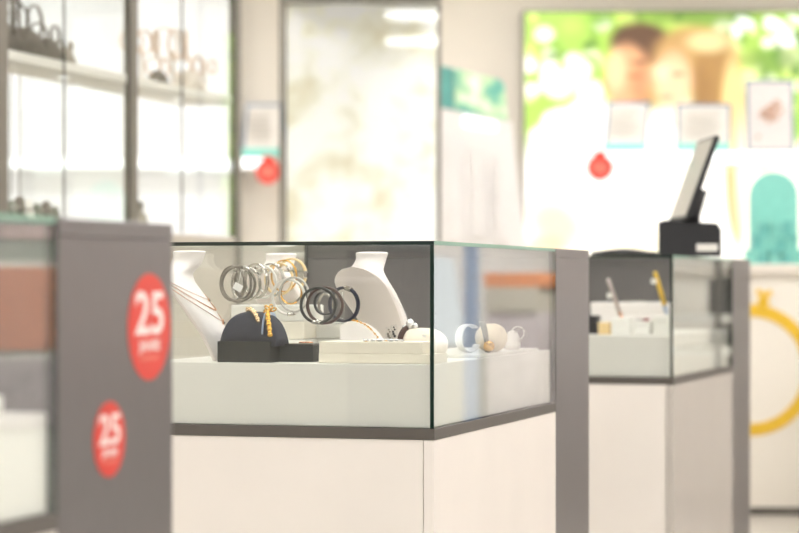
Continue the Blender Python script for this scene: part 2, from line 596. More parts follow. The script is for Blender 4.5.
# black open box with the navy cushion
bl = thing('black_box', 'low black lacquer box holding the navy cushion', 'box', on_plat(243.5, 4.445) + Vector((0, 0, .0004)), rt)
m = MB()
m.box(-.053, .053, 0, .004, 0, .040).box(-.053, -.049, .004, .086, 0, .040).box(.049, .053, .004, .086, 0, .040).box(-.049, .049, .082, .086, 0, .040).box(-.049, .049, .004, .082, 0, .004)
m.build('body', M_slate, bl)
bx('lining', M_dark, bl, -.0485, .0485, .0045, .0815, .0045, .030)
cu = thing('bracelet_cushion', 'navy half round cushion with pale blue ribbon inside the black box', 'cushion', bl.location + Vector((0, 0, .0305)), rt)
def dome(x0, x1, y0, y1, zt, nx=22, ny=14, p=2.3):
    m = MB()
    g_ = []
    cx, cy, hx, hy = (x0 + x1) / 2, (y0 + y1) / 2, (x1 - x0) / 2, (y1 - y0) / 2
    for j in range(ny + 1):
        row = []
        for i in range(nx + 1):
            u = -1 + 2 * i / nx; v = -1 + 2 * j / ny
            u = math.sin(u * PI / 2); v = math.sin(v * PI / 2)
            hz = max(0, 1 - abs(u) ** p) ** (1 / p) * max(0, 1 - abs(v) ** 4) ** (1 / 2.4)
            row.append(m.bm.verts.new((cx + u * hx, cy + v * hy, hz * zt)))
        g_.append(row)
    for j in range(ny):
        for i in range(nx):
            f = m.bm.faces.new((g_[j][i], g_[j][i + 1], g_[j + 1][i + 1], g_[j + 1][i])); f.smooth = True
    bot = [g_[0][i] for i in range(nx + 1)] + [g_[j][nx] for j in range(1, ny + 1)] + [g_[ny][i] for i in range(nx - 1, -1, -1)] + [g_[j][0] for j in range(ny - 1, 0, -1)]
    m.bm.faces.new(bot[::-1])
    return m
dome(-.052, .064, .006, .080, .066, p=2.6).xf(Tr(0, 0, 0)).build('cushion_body', M_navy, cu)
def on_dome(x, v, off=0.0):
    u = (x - .006) / .058
    hz = max(0, 1 - abs(u) ** 2.6) ** (1 / 2.6) * max(0, 1 - abs(v) ** 4) ** (1 / 2.4)
    return Vector((x, .043 + .037 * v - off * .7 * abs(v) ** 3, .067 * hz + off))
def dome_path(keys, off, step):
    P_ = []
    for (xa, va), (xb, vb) in zip(keys[:-1], keys[1:]):
        for i in range(60):
            q = i / 60
            P_.append(on_dome(xa + (xb - xa) * q, va + (vb - va) * q, off))
    out = [P_[0]]
    for p_ in P_:
        if (p_ - out[-1]).length >= step:
            out.append(p_)
    return out
MB().tube(dome_path([(.040, .97), (.038, 0), (.036, -.995)], .0006, .004), .0050, 8, flat=(1, .25)).build('ribbon', M_ribbon, cu)
# gold link bracelets over the cushion
def link_bracelet(label, m, pts, r, parent_loc, group):
    o = thing('bracelet', label, 'bracelet', parent_loc, rt, group)
    mb = MB()
    for i, p in enumerate(pts):
        mb.ball(p, r * (1.25 if i % 2 else .95), 7, (1, 1, .8))
    k = mb.build('links', m, o); k['kind'] = 'stuff'
    p = pts[len(pts) // 3]
    MB().box(-.006, .006, -.004, .004, -.002, .002, bevel=.001).xf(Tr(*p) @ Tr(0, 0, .003)).build('plate', m, o)
    return o
link_bracelet('chunky gold link bracelet draped over the navy cushion', M_gold, dome_path([(.030, .6), (.034, -.2), (.044, -.75), (.052, -.99)], .003, .0050), .0050, cu.location, 'bracelets on the navy cushion')
link_bracelet('flat pale gold bracelet draped left of the gold links on the navy cushion', mat('pale_gold', (228, 200, 160), .25, 1.0), dome_path([(-.014, .5), (.0, -.3), (.018, -.72), (.028, -.90)], .003, .0045), .0045, cu.location, 'bracelets on the navy cushion')
# twisted bow brooch lying on top
br = thing('brooch', 'gold bow brooch on top of the navy cushion', 'brooch', cu.location, rt)
m = MB()
for a in (0.3, 1.3, 2.3, 3.6):
    cx_, cz_ = .040, .064
    pts = [Vector((cx_ + .007 * math.cos(a) * (1 + math.cos(q)) + .003 * math.sin(q) * -math.sin(a), .036, cz_ + .006 * math.sin(a) * (1 + math.cos(q)) + .003 * math.sin(q) * math.cos(a) + .004)) for q in np.linspace(0, 2 * PI, 12, endpoint=False)]
    m.tube(pts, .0016, 6, closed=True)
m.build('loops', M_gold, br)

# second small black drawer box
b2 = thing('black_box', 'small open black box with rose gold rings right of the navy cushion', 'box', on_plat(295, 4.475) + Vector((0, 0, .0004)), rt)
m = MB()
m.box(-.034, .036, 0, .003, 0, .030).box(-.034, -.031, .003, .07, 0, .034).box(.033, .036, .003, .07, 0, .030).box(-.031, .033, .067, .07, 0, .030).box(-.031, .033, .003, .067, 0, .003)
m.build('body', M_dark, b2)
bx('lid', M_slate, b2, -.034, .036, .0, .07, .0305, .0345, bevel=.001)
rr = thing('ring_pair', 'two rose gold rings lying on the small black box', 'rings', b2.location + Vector((0, 0, .0348)), rt)
for dx in (.012, .024):
    o = MB().tube([(dx + .0065 * math.cos(q), .012 + .0065 * math.sin(q), .002) for q in np.linspace(0, 2 * PI, 20, endpoint=False)], .0018, 6, closed=True).build('ring', M_rose, rr)

# ---------------- bangle stands
def bangle_stand(label, p0, direc, length, zbase):
    """clear T stand: p0 = front end of the bar, direc horizontal"""
    d = Vector((direc[0], direc[1], 0)).normalized()
    rz = math.atan2(d.y, d.x) - PI / 2
    o = thing('bangle_stand', label, 'stand', (p0.x, p0.y, zbase), rz, 'clear bangle stands')
    hb = p0.z - zbase
    mid = length * .55
    bx('foot', M_acr, o, -.03, .03, mid - .03, mid + .03, .0004, .006, bevel=.001)
    MB().tube([(0, mid, .006), (0, mid, hb)], .004, 10).build('post', M_acr, o)
    MB().tube([(0, 0, hb), (0, length, hb)], .004, 10).build('bar', M_acr, o)
    return o
def bangle(label, px, py, Y, R, wid, thk, m, clasp=None, yaw=0.0, roll=0.0, group=None, tagp=False, tilt=0.0, rx=1.0):
    c = at(px, py, Y)
    o = thing('bangle', label, 'bangle', (c.x, c.y, c.z - R), yaw, group)
    mx = Tr(0, 0, R) @ Matrix.Rotation(tilt, 4, 'X') @ Matrix.Rotation(roll, 4, 'Y')
    MB().ring(R, wid, thk, rx=rx).xf(mx).build('band', m, o)
    if clasp is not None:
        k = MB().ring(R, wid * 1.25, thk * 1.6, n=6, a0=clasp - .22, a1=clasp + .22, rx=rx).xf(mx)
        k.build('clasp', M_silver, o)
    if tagp:
        MB().box(-.009, .009, -.0004, .0004, -.007, .007).xf(Tr(0, -.004, R * .82) @ Matrix.Rotation(.5, 4, 'Y')).build('price_tag', M_paper, o)
        MB().tube([(0, -.004, R * .82 + .006), (.004, -.002, R * 1.4), (.006, 0, 2 * R - .004)], .0004, 5).build('tag_thread', M_paper, o)
    return o

stA = bangle_stand('clear stand carrying the silver and white bangles in the middle case', at(234, 270.5, 4.60), (.34, .94), .40, ZT1)
stB = bangle_stand('clear stand carrying the dark leather bracelets', at(319, 291.5, 4.58), (.22, .97), .34, ZT2)
gs = 'bangles on the left stand'
bangle('grey braided bangle foremost on the left stand with a price tag', 238.5, 284, 4.615, .0345, .007, .0050, M_dsilver, 1.15, -.25, .1, gs, True)
bangle('dark grey bangle just behind the foremost braided one', 233, 283.5, 4.66, .0345, .009, .003, M_dsilver, None, -.75, 0, gs)
bangle('twisted dark silver bangle crossing inside the foremost braided one', 243, 283, 4.63, .030, .006, .004, M_dsilver, 2.4, -.95, .3, gs)
bangle('silver bangle with clasp third on the left stand', 246, 284, 4.70, .034, .007, .003, M_silver, .9, -.5, 0, gs)
bangle('pale silver bangle fourth on the left stand', 256, 281, 4.74, .035, .010, .003, M_silver, None, -.8, .2, gs)
bangle('white leather bangle fifth on the left stand', 263, 282, 4.78, .033, .006, .004, M_whitel, 2.2, -.6, 0, gs)
bangle('silver mesh bangle sixth on the left stand', 271, 280, 4.82, .034, .008, .003, mat('silver_mesh', (176, 172, 164), .35, .9, noise=.3, scale=500), 1.0, -.7, 0, gs)
bangle('cream leather bangle with gold clasp seventh on the left stand', 279, 279, 4.86, .033, .009, .0035, M_creaml, .7, -.5, 0, gs)
bangle('broad pale gold bangle above the white twisted one', 292, 274.5, 4.93, .033, .012, .004, M_creaml, .3, -.45, .3, gs)
bangle('thin gold bangle beside the broad pale gold one', 284, 276, 4.90, .033, .004, .003, M_gold, None, -.6, .3, gs)
bangle('white leather bangle hanging lowest at the right of the left stand', 288.5, 297, 4.70, .035, .006, .005, M_whitel, -1.2, -.35, .2, gs)
bangle('silver grey bangle hanging before the white one', 294, 294.5, 4.66, .034, .004, .004, mat('grey_cord', (190, 186, 178), .5, noise=.2, scale=300), None, -.5, .2, gs)
bangle('small gold bangle inside the white hanging one', 291, 292, 4.74, .024, .008, .003, M_gold, -.5, -.4, .2, gs)
gd = 'leather bracelets on the right stand'
bangle('black leather bracelet with green sheen, leftmost on the right stand', 318.3, 305.3, 4.60, .0345, .009, .0052, mat('black_green_cord', (14, 22, 18), .5, noise=.2), -1.7, -.12, 0, gd)
bangle('brown leather bracelet overlapping the black one', 325, 305.3, 4.64, .0355, .012, .0054, M_brownl, -1.9, -.18, 0, gd)
bangle('small dark bracelet with silver clasp in the centre of the right stand', 325.5, 303, 4.76, .0235, .012, .004, M_blackl, .6, -.35, 0, gd)
bangle('silver oval ring bracelet inside the small dark one', 325.5, 304.5, 4.82, .0215, .008, .004, M_silver, None, -.6, 0, gd, rx=.8)
bangle('navy leather bracelet rightmost with silver hook clasp', 344, 304.5, 4.72, .0340, .011, .0056, M_navyl, 1.25, -.55, 0, gd)

# gold chain lying on a white curved holder behind the cream slab
ch = thing('chain_holder', 'white curved holder with a gold chain beside the right bust', 'holder', on_plat(372, 4.62) + Vector((0, 0, .0004)), rt)
prof = [(-.055, 0)] + [(.05 * math.sin(a) - .005 - .045, .075 * math.cos(a)) for a in np.linspace(0.0, PI / 2, 12)][::1]
m = MB()
poly = [(-.06, 0), (-.06, .066), (-.045, .075)] + [(-.045 + .07 * math.sin(a), .075 * math.cos(a)) for a in np.linspace(.15, PI / 2, 12)]
m.prism(poly, -.02, .03)
m.build('body', M_bust, ch)
nk = thing('gold_chain', 'gold bead chain draped over the white curved holder', 'chain', ch.location, rt)
m = MB()
for a in np.linspace(.1, 1.45, 26):
    m.ball((-.045 + .073 * math.sin(a), -.012 + .002 * math.sin(a * 14), .078 * math.cos(a)), .0014 + .0010 * (int(a * 20) % 2), 6)
m.build('beads', M_gold, nk)['kind'] = 'stuff'
# small crystal pieces lying on the cream slab
for i, (px, dy, s_) in enumerate(((366, .012, 1), (373, .03, .8), (380, .015, 1.1), (386, .04, .9), (391, .02, 1), (397, .035, .8), (378, .05, .9), (402, .02, .7))):
    p = on_plat(px, 4.40 + dy, ZSL + .0002)
    o = thing('earring', 'tiny round crystal earring lying on the cream slab', 'earring', p, i * .7, 'crystal earrings on the cream slab')
    m = MB()
    for k in range(6):
        m.ball((.0045 * s_ * math.cos(k * 1.05), .0045 * s_ * math.sin(k * 1.05), .003 * s_), .0022 * s_, 6)
    m.build('stones', M_crystal, o)['kind'] = 'stuff'
    MB().lathe([(0.0, 0), (.004 * s_, .0), (.004 * s_, .002), (.0, .0025)], 8).build('setting', M_gold if i % 3 == 0 else M_dsilver, o)
for i, (px, top) in enumerate(((389, .022), (394, .026))):
    p = on_plat(px, 4.45 + i * .01, ZSL + .0002)
    o = thing('drop_earring', ('dark' if i else 'silver') + ' drop earring standing on a card on the cream slab', 'earring', p, rt, 'drop earrings on the slab')
    bx('card', M_acr, o, -.007, .007, 0, .001, 0, top + .006)
    m = MB()
    for k in range(5):
        m.ball((.002 * math.sin(k * 2), -.0015, top - k * .0042), .0017 + .0003 * k, 6)
    m.build('drops', M_dsilver if i == 0 else M_blackl, o)

# ivory pillow with strap and crystal, front right corner
def pillow(name, label, loc, rx_, ry_, h, m, rotz=0.0, group=None):
    o = thing(name, label, 'pillow', loc, rotz, group)
    prof = []
    for a in np.linspace(-PI / 2, PI / 2, 15):
        prof.append((max(0.0, math.cos(a)) ** .8 * 1.0, h / 2 + h / 2 * math.sin(a)))
    prof[0] = (0, 0); prof[-1] = (0, h)
    MB().lathe(prof, 28, sx=rx_, sy=ry_).build('cushion', m, o)
    return o
p1 = on_plat(436, 4.545, ZPL + .0003)
p1 = loc_m(-.086, .215, ZPL + .0004)
pw1 = pillow('watch_pillow', 'ivory pillow with brown strap in the near right corner of the middle case', p1, .052, .040, .064, M_pillow2, rt, 'watch pillows')
wb = thing('bracelet', 'brown strap bracelet with a large crystal on the ivory pillow', 'bracelet', p1, rt)
pts = [Vector((-.012 + .006 * math.sin(a * 2), -.041 * math.sin(a), .032 + .034 * math.cos(a))) for a in np.linspace(-1.3, 1.3, 18)]
MB().tube([Vector((-.024 + .010 * p_.y / .04, p_.y * .90, .032 + (p_.z - .032) * .90)) for p_ in pts], .0085, 8, flat=(1, .3)).build('strap', M_brownl, wb)
m = MB()
m.ball((-.022, -.006, .071), .010, 7, (.9, .9, 1.1)).ball((-.011, -.010, .068), .006, 7).ball((-.032, -.010, .064), .006, 7)
m.build('crystal', M_crystal, wb)
MB().box(-.004, .004, -.0005, .0005, -.01, .01).xf(Tr(.012, -.034, .042) @ Matrix.Rotation(.3, 4, 'Y')).build('price_tag', M_paper, wb)

# slab and pillow ball seen through the right pane
sl = thing('display_slab', 'thin white slab under the cream watch pillow at the right pane', 'slab', loc_m(-.12, .62, ZPL + .0003), ROT)
bx('body', M_plat, sl, -.09, .098, -.22, .30, 0, .006, bevel=.001)
p2 = loc_m(-.043, .585, ZPL + .0068)
pw2 = pillow('watch_pillow', 'round cream pillow wearing a dark strapped watch by the right pane', p2, .034, .033, .060, M_pillow, ROT + .3, 'watch pillows')
wt = thing('watch', 'dark strapped watch with gold case around the round cream pillow', 'watch', p2, ROT + .3)
pts = []
for a in np.linspace(0, 2 * PI, 40, endpoint=False):
    pts.append(Vector((-.012 - .006 * math.cos(a), -.0325 * math.sin(a), .030 + .0312 * math.cos(a))))
m = MB(); m.tube(pts, .0062, 8, closed=True, flat=(1, .25)); m.build('strap', M_greenl, wt)
MB().lathe([(0, 0), (.011, 0), (.012, .003), (.011, .006), (0, .006)], 20).xf(Tr(-.006, -.031, .014) @ Matrix.Rotation(PI / 2 + .3, 4, 'X')).build('case', M_gold, wt)
MB().tube([(-.015 + .011 * math.cos(a), -.011 * math.sin(a), .0635) for a in np.linspace(0, 2 * PI, 16, endpoint=False)], .0013, 6, closed=True).build('buckle', M_silver, wt)
# white C holder left of it
hold = thing('watch_holder', 'white c-shaped holder left of the cream watch pillow', 'holder', loc_m(-.078, .53, ZPL + .0068), ROT + 1.05)
MB().ring(.028, .022, .004, n=24, a0=.9, a1=2 * PI - .5).xf(Tr(0, 0, .030) ).build('band', M_whitel, hold)
h2 = thing('ring_holder', 'small white holder with thin hoops right of the cream watch pillow', 'holder', loc_m(-.046, .78, ZPL + .0068), ROT)
MB().lathe([(0, 0), (.016, 0), (.018, .012), (.014, .03), (.009, .04), (0, .042)], 18).build('body', M_whitel, h2)
for i, (dx, dz) in enumerate(((.012, .036), (.020, .032))):
    MB().ring(.014, .004, .002, n=24).xf(Tr(dx, -.006 * i, dz)).build('hoop', M_silver if i else M_whitel, h2)

# ------------------------------------------------------------------ far display case contents
def loc_2(x, y, z):
    return Matrix.Translation((P2[0], P2[1], 0)) @ Rz(math.radians(-17.8)) @ Vector((x, y, z))
R2 = math.radians(-17.8)
def on2(px, Y, z=ZPL):
    v = at(px, HY, Y); v.z = z + .0004
    return v
def box2(px0, px1, Y, h, dep, m, label, cat='box', lidm=None):
    a, b = at(px0, HY, Y), at(px1, HY, Y)
    o = thing('jewellery_box', label, cat, ((a.x + b.x) / 2, Y, ZPL + .0004), R2, 'small boxes in the far case')
    wd = b.x - a.x
    bx('body', m, o, -wd / 2, wd / 2, 0, dep, 0, h * .7, bevel=.002)
    bx('lid', lidm or m, o, -wd / 2 - .001, wd / 2 + .001, -.001, dep + .001, h * .7 + .0003, h, bevel=.002)
box2(588, 597, 6.86, .055, .05, M_plastic, 'dark little box at the left in the far case')
box2(598, 610, 6.80, .035, .05, M_creaml, 'yellowish cream little box in the far case')
box2(611, 630, 6.78, .048, .06, M_paper, 'white wide box below the grey leaning stick in the far case')
box2(634, 650, 6.74, .040, .05, M_paper, 'white box below the dark red brooch in the far case')
box2(653, 668, 6.72, .055, .06, M_plat, 'white box at the right corner of the far case')
box2(590, 668, 7.00, .092, .09, M_bust, 'long white riser at the back of the far case', 'riser')
rb = thing('brooch', 'dark red brooch on a white box in the far case', 'brooch', on2(646, 6.765, ZPL + .0404), R2)
MB().lathe([(0, 0), (.012, 0), (.010, .006), (0, .009)], 10).build('stone', mat('dark_red_stone', (130, 30, 36), .2), rb)
MB().tube([(-.006, 0, .002), (-.02, 0, .005), (-.03, .004, .003)], .002, 6).build('pin', M_dsilver, rb)
def stick(px0, py0, px1, py1, Y, r, m, tipm, label, tag_at):
    a, b = at(px0, py0, Y), at(px1, py1, Y + .03)
    o = thing('leaning_stick', label, 'stick', (b.x, b.y, b.z), 0, 'leaning sticks in the far case')
    v = a - b
    MB().tube([v * .22, v * .6, v], [r, r, r * .9], 10, flat=(1, .7)).build('shaft', m, o)
    MB().tube([v * 0, v * .06, v * .22], [r * .5, r * .8, r], 10, flat=(1, .7)).build('tip', tipm, o)
    q = v * tag_at
    MB().box(-.017, .0, -.001, .001, -.008, .008).xf(Tr(q.x - .004, q.y - r, q.z)).build('price_tag', M_paper, o)
    # holder under it
    h = thing('stick_holder', 'clear holder under the ' + label.split(' in ')[0], 'holder', (b.x, b.y, ZPL + .0004), R2, 'clear holders in the far case')
    dz = b.z - ZPL - .001
    bx('foot', M_acr, h, -.02, .02, -.02, .02, 0, .004)
    MB().tube([(0, 0, .004), (0, 0, dz)], .006, 8).build('post', M_acr, h)
stick(608, 279, 623, 322, 6.84, .0095, mat('grey_pink_metal', (186, 172, 166), .3, .5), M_rose, 'slim grey stick leaning in the far case', .62)
stick(655, 272, 667, 314, 6.82, .0105, M_yellow, M_ribbon, 'slim yellow stick leaning in the far case', .78)
for i, (px, py) in enumerate(((616, 311), (638, 317), (628, 314))):
    o = thing('bracelet', ('dark small bracelet', 'silver small bracelet', 'grey small bracelet')[i] + ' lying on the riser in the far case', 'bracelet', on2(px, 7.03 + .02 * i, ZPL + .0926), .4 * i, 'small bracelets in the far case')
    MB().tube([(.018 * math.cos(q), .014 * math.sin(q), .003) for q in np.linspace(0, 2 * PI, 20, endpoint=False)], .0028, 6, closed=True).build('band', (M_blackl, M_silver, M_dsilver)[i], o)

# near case content, seen obliquely through its right pane
def loc_l(x, y, z):
    return Matrix.Translation((PLf[0], PLf[1], 0)) @ Rz(ROT) @ Vector((x, y, z))
nb = thing('display_tray', 'pale tray on the platform of the nearest case', 'tray', loc_l(-.12, .80, ZPL + .0004), ROT)
bx('body', M_plat, nb, -.08, .08, -.14, .14, 0, .022, bevel=.002)
bx('pad', M_lilac, nb, -.07, .07, -.13, .13, .0222, .027)

# ------------------------------------------------------------------ till on the far case
zt = ZTOP + .0005
tl = thing('till_terminal', 'black till base with a white label under the slanted screen', 'till', at(690, HY, 6.95) * 1.0, math.radians(-8))
tl.location.z = zt
m = MB()
poly = [(-.092, 0), (.092, 0), (.092, .078), (.080, .096), (-.072, .106), (-.092, .100)]
m.prism(poly, -.055, .075)
m.build('body', M_plastic, tl)
bx('label_plate', M_paper, tl, .020, .082, -.0562, -.0550, .014, .036)
neck = MB().tube([(.0, .01, .09), (.010, .012, .13), (.034, .016, .20)], [.018, .014, .012], 10, flat=(1, 1.6)).build('neck', M_plastic, tl)
# screen: slim slab leaning right, facing left
th = math.radians(20)
sm = Tr(-.030, .010, .108) @ Rz(math.radians(11)) @ Matrix.Rotation(th, 4, 'Y')
scr = MB().box(-.006, .010, -.12, .17, 0, .262, bevel=.003).xf(sm).build('screen_housing', M_plastic, tl)
MB().box(-.0068, -.0062, -.112, .162, .010, .252).xf(sm).build('screen_glass', mat('dark_screen_glass', (120, 126, 122), .12, noise=.1, coat=1.0), scr)
cb = thing('black_cable', 'black cable bunch lying on the far case left of the till', 'cable', on2(625, 6.86, zt), 0)
for k in range(4):
    pts = []
    for i in range(15):
        u = i / 14
        pts.append(Vector((-.095 + .19 * u, .02 * math.sin(u * 5 + k) + .01 * k, .0062 + .0022 * k * math.sin(PI * u) + .004 * (k % 2) * (1 - abs(2 * u - 1)))))
    MB().tube(pts, .0052, 7).build('strand', M_plastic, cb)

# ------------------------------------------------------------------ wall cabinets on the left
P0 = Vector((-1.176, 7.0))
def cabinet(s0, s1, label, first, pw0=.062, pw1=.062):
    base = P0 + Vector((math.sin(-ROT), math.cos(ROT))) * s0
    L = s1 - s0
    t = thing('wall_cabinet', label, 'cabinet', (base.x, base.y, 0), ROT, 'tall lit cabinets along the left')
    ZB, ZH = 1.22, 2.45
    bx('base_unit', M_base, t, -.45, 0, 0, L, .08, ZB, bevel=.002)
    bx('plinth', M_strip, t, -.43, -.03, .02, L - .02, 0, .08)
    if first:
        bx('post', M_post, t, -.025, 0, -pw0, 0, 0, ZH)
    bx('post', M_post, t, -.025, 0, L, L + pw1, 0, ZH)
    pane('back_pane', t, -.448, -.442, .002, L - .002, ZB + .002, ZH - .062, 'x')
    bx('top_board', M_base, t, -.45, 0, 0, L, ZH - .06, ZH)
    sh = bx('shelf', M_plat, t, -.22, -.012, .004, L - .004, 1.722, 1.752, bevel=.002)
    for yy in (.2, .7):
        o = MB().lathe([(0, -.002), (.018, -.002), (.020, 0), (0, 0)], 18, (-.12, yy * L, 1.7218)).build('downlight', M_led, sh)
    pane('door_pane', t, -.008, -.002, .004, L * .44 - .001, ZB + .004, ZH - .062, 'x')
    pane('door_pane', t, -.008, -.002, L * .44 + .001, L - .004, ZB + .004, ZH - .062, 'x')
    return t, base
cab1, cb1 = cabinet(0.0, .920, 'near bay of the lit cabinet with dark bracelets on its shelf', True)
cab2, cb2 = cabinet(.982, 1.910, 'far bay of the lit cabinet with pale rose gold pieces on its shelf', False)
def on_cab(base, x, y, z):
    return Matrix.Translation((base.x, base.y, 0)) @ Rz(ROT) @ Vector((x, y, z))
def ring_stand(label, p, rotz, m, R=.045, count=3, barm=None, lump=True, group=None, s=1.0):
    o = thing('bracelet_stand', label, 'stand', p, rotz, group)
    if lump:
        dome(-.07 * s, .07 * s, -.04 * s, .04 * s, .085 * s, 12, 8).build('cushion', barm or m, o)
    else:
        MB().lathe([(0, 0), (.035 * s, 0), (.03 * s, .008), (.008, .012), (.007, .12 * s), (0, .12 * s)], 14).build('post', barm or m, o)
    for k in range(count):
        z_ = (.085 if lump else .11) * s
        MB().ring(R * s, .012, .006, n=28).xf(Tr((-.05 + .1 * k / max(1, count - 1)) * s, -.01 * k, z_ + R * s * (.35 if lump else .6)) @ Rz(.5 * k - .4)).build('bangle', m, o)
    return o
gk = 'bracelet displays on the near cabinet shelf'
M_dk = mat('dark_pewter', (84, 78, 68), .4, .6, noise=.3, scale=60)
M_dk2 = mat('dark_brown_fabric', (86, 80, 70), .7, noise=.3, scale=60)
zc1 = 1.7523
ring_stand('dark bangle stand at the near end of the cabinet shelf', on_cab(cb1, -.08, .10, zc1), ROT + 1.3, M_dk, .062, 3, M_dk2, True, gk, 1.1)
ring_stand('dark bangle display second on the near cabinet shelf', on_cab(cb1, -.08, .265, zc1), ROT + 1.5, M_dk, .05, 2, M_dk2, True, gk, 1.1)
ring_stand('dark low bracelet cushion third on the near cabinet shelf', on_cab(cb1, -.08, .425, zc1), ROT + 1.5, M_dk, .035, 2, M_dk2, True, gk, .9)
ring_stand('small dark bracelet cushion fourth on the near cabinet shelf', on_cab(cb1, -.08, .56, zc1), ROT + 1.6, mat('grey_pewter', (140, 132, 118), .5, .3, noise=.2), .02, 2, mat('grey_taupe', (150, 142, 128), .7), True, gk, .7)
gk2 = 'pale displays on the far cabinet shelf'
M_pl = mat('pale_rose_metal', (226, 200, 178), .35, .4, noise=.1)
M_plf = mat('pale_fabric', (232, 222, 208), .7)
ring_stand('pale rose stand at the near end of the far cabinet bay', on_cab(cb2, -.07, .20, zc1), ROT + 1.2, M_pl, .042, 3, M_plf, False, gk2, 1.0)
ring_stand('pale rose cushion second in the far cabinet bay', on_cab(cb2, -.07, .34, zc1), ROT + 1.4, M_pl, .05, 2, M_dk2, True, gk2, .6)
ring_stand('pale gold stand in the middle of the far cabinet bay', on_cab(cb2, -.07, .48, zc1), ROT + 1.4, M_pl, .05, 3, M_plf, False, gk2, 1.1)
ring_stand('pale rose low cushion fourth in the far cabinet bay', on_cab(cb2, -.07, .63, zc1), ROT + 1.4, M_pl, .045, 2, M_plf, True, gk2, .9)
ring_stand('small pale stand at the far end of the far cabinet bay', on_cab(cb2, -.07, .79, zc1), ROT + 1.4, M_pl, .035, 2, M_plf, False, gk2, .8)
zb = 1.2203
M_ol = mat('olive_glass', (86, 96, 74), .3, noise=.2)
for i, (yy, h, m_) in enumerate(((.10, .085, M_dk), (.16, .075, M_ol), (.22, .09, M_dk), (.28, .08, M_plat), (.34, .07, M_ol), (.41, .08, M_dk), (.47, .065, M_ol))):
    o = thing('ring_cone', ('first', 'second', 'third', 'fourth', 'fifth', 'sixth', 'seventh')[i] + ' small ring cone from the near end on the cabinet ledge', 'ring cone', on_cab(cb1, -.07, yy, zb), 0, 'ring cones on the cabinet ledge')
    MB().lathe([(0, 0), (.026, 0), (.026, .02), (.020, .03), (.015, h), (0, h + .010)], 12).build('cone', m_, o)
    MB().tube([(.016 * math.cos(q), .016 * math.sin(q), h * .7) for q in np.linspace(0, 2 * PI, 14, endpoint=False)], .004, 6, closed=True).build('ring', M_silver, o)
o = thing('perfume_bottle', 'small grey bottle on the ledge of the far cabinet bay', 'bottle', on_cab(cb2, -.07, .17, zb), 0)
MB().lathe([(0, 0), (.030, 0), (.032, .01), (.030, .06), (.014, .075), (.014, .08), (0, .08)], 16).build('body', mat('smoky_glass', (150, 142, 124), .25), o)
MB().lathe([(0, .0803), (.018, .0803), (.018, .11), (0, .114)], 12).build('stopper', mat('grey_cap', (104, 100, 94), .4), o)

# ------------------------------------------------------------------ back wall, left: backlit panel and lit shelf
YP = 13.22
o = MB().box(-3.3, -0.92, YP, YB - .002, 0.02, 3.0, bevel=.004).build('wall_panel', M_backlit)
tag(o, 'bright white backlit wall panel behind the left cabinets', 'wall panel')
def lit_shelf(label, x0, x1, y, z, th, dep=.16):
    t = thing('lit_shelf', label, 'shelf', ((x0 + x1) / 2, y, z), 0, 'lit shelves')
    h = (x1 - x0) / 2
    bx('board', M_plat, t, -h, h, 0.012, dep, -th, 0, bevel=.002)
    bx('light_line', M_led, t, -h, h, -.0, .0118, -th, -.002)
    return t
YSL = 13.10
zL = ZC + (HY - 157.5) / F * YSL
xl0, xl1 = (2 - 399.5) / F * YSL, (263 - 399.5) / F * YSL
lit_shelf('long shelf with a glowing front edge seen through the left cabinets', -3.2, xl1, YSL, zL, .060, YP - YSL - .002)
def red_tag(label, p, R):
    """hanging tag, top at p"""
    t = thing('red_tag', label, 'tag', (p.x, p.y, p.z - 2.25 * R), 0, 'red round tags')
    pts = [(R * math.cos(2 * PI * k / 32), R + R * math.sin(2 * PI * k / 32)) for k in range(32)]
    MB().prism(pts, -.004, .004).build('disc', M_red, t)
    bx('clip', M_red, t, -R * .45, R * .45, -.003, .003, 1.85 * R, 2.25 * R)
    q = MB()
    for z_, hw in ((1.25, .45), (1.0, .6), (.72, .4)):
        q.box(-R * hw, R * hw, -.0052, -.0042, R * z_ - .012, R * z_ + .012)
    q.build('print', M_letter2, t)
    return t
red_tag('red round tag hanging at the end of the left lit shelf', at(268, 156, YSL - .03), .070)
def sign(label, px0, px1, py0, py1, Y, m, band=True, dots=None, lean=0.0):
    a, b = at(px0, py1, Y), at(px1, py0, Y)
    wd, h = b.x - a.x, b.z - a.z
    t = thing('sign_holder', label, 'sign', ((a.x + b.x) / 2, Y, a.z), 0, 'standing signs')
    sh = Matrix(((1, 0, lean, 0), (0, 1, .10, 0), (0, 0, 1, 0), (0, 0, 0, 1)))
    MB().box(-wd / 2, wd / 2, 0, .01, 0, h).xf(sh).build('frame', mat('sign_frame', (110, 126, 146), .4), t)
    MB().box(-wd / 2 + .016, wd / 2 - .016, -.002, -.0003, .012, h - .016).xf(sh).build('sheet', m, t)
    if band:
        MB().box(-wd / 2 + .004, wd / 2 - .004, -.0035, -.0022, .002, h * .17).xf(sh).build('colour_band', M_teal, t)
        q = MB()
        for k in range(6):
            z_ = h * (.82 - .1 * k)
            q.box(-wd * .34, wd * (.34 - .06 * (k % 3)), -.0035, -.0022, z_, z_ + h * .035)
        q.build('text_lines', mat('pale_grey_print', (198, 192, 182), .6), t)
    if dots:
        q = MB()
        for (u, v, r) in dots:
            q.lathe([(0, 0), (r, 0), (r, .001), (0, .001)], 12).xf(Matrix.Identity(4))
        q.bm.free()
        q = MB()
        for (u, v, r) in dots:
            pts = [(u * wd + r * math.cos(2 * PI * k / 12), v * h + r * math.sin(2 * PI * k / 12)) for k in range(12)]
            q.prism(pts, -.0035, -.0022)
        q.xf(sh).build('flower_print', mat('brown_flower_print', (178, 146, 128), .6, noise=.3, scale=40), t)['kind'] = 'stuff'
    return t
M_sheet = mat('sign_paper', (212, 208, 200), .6)
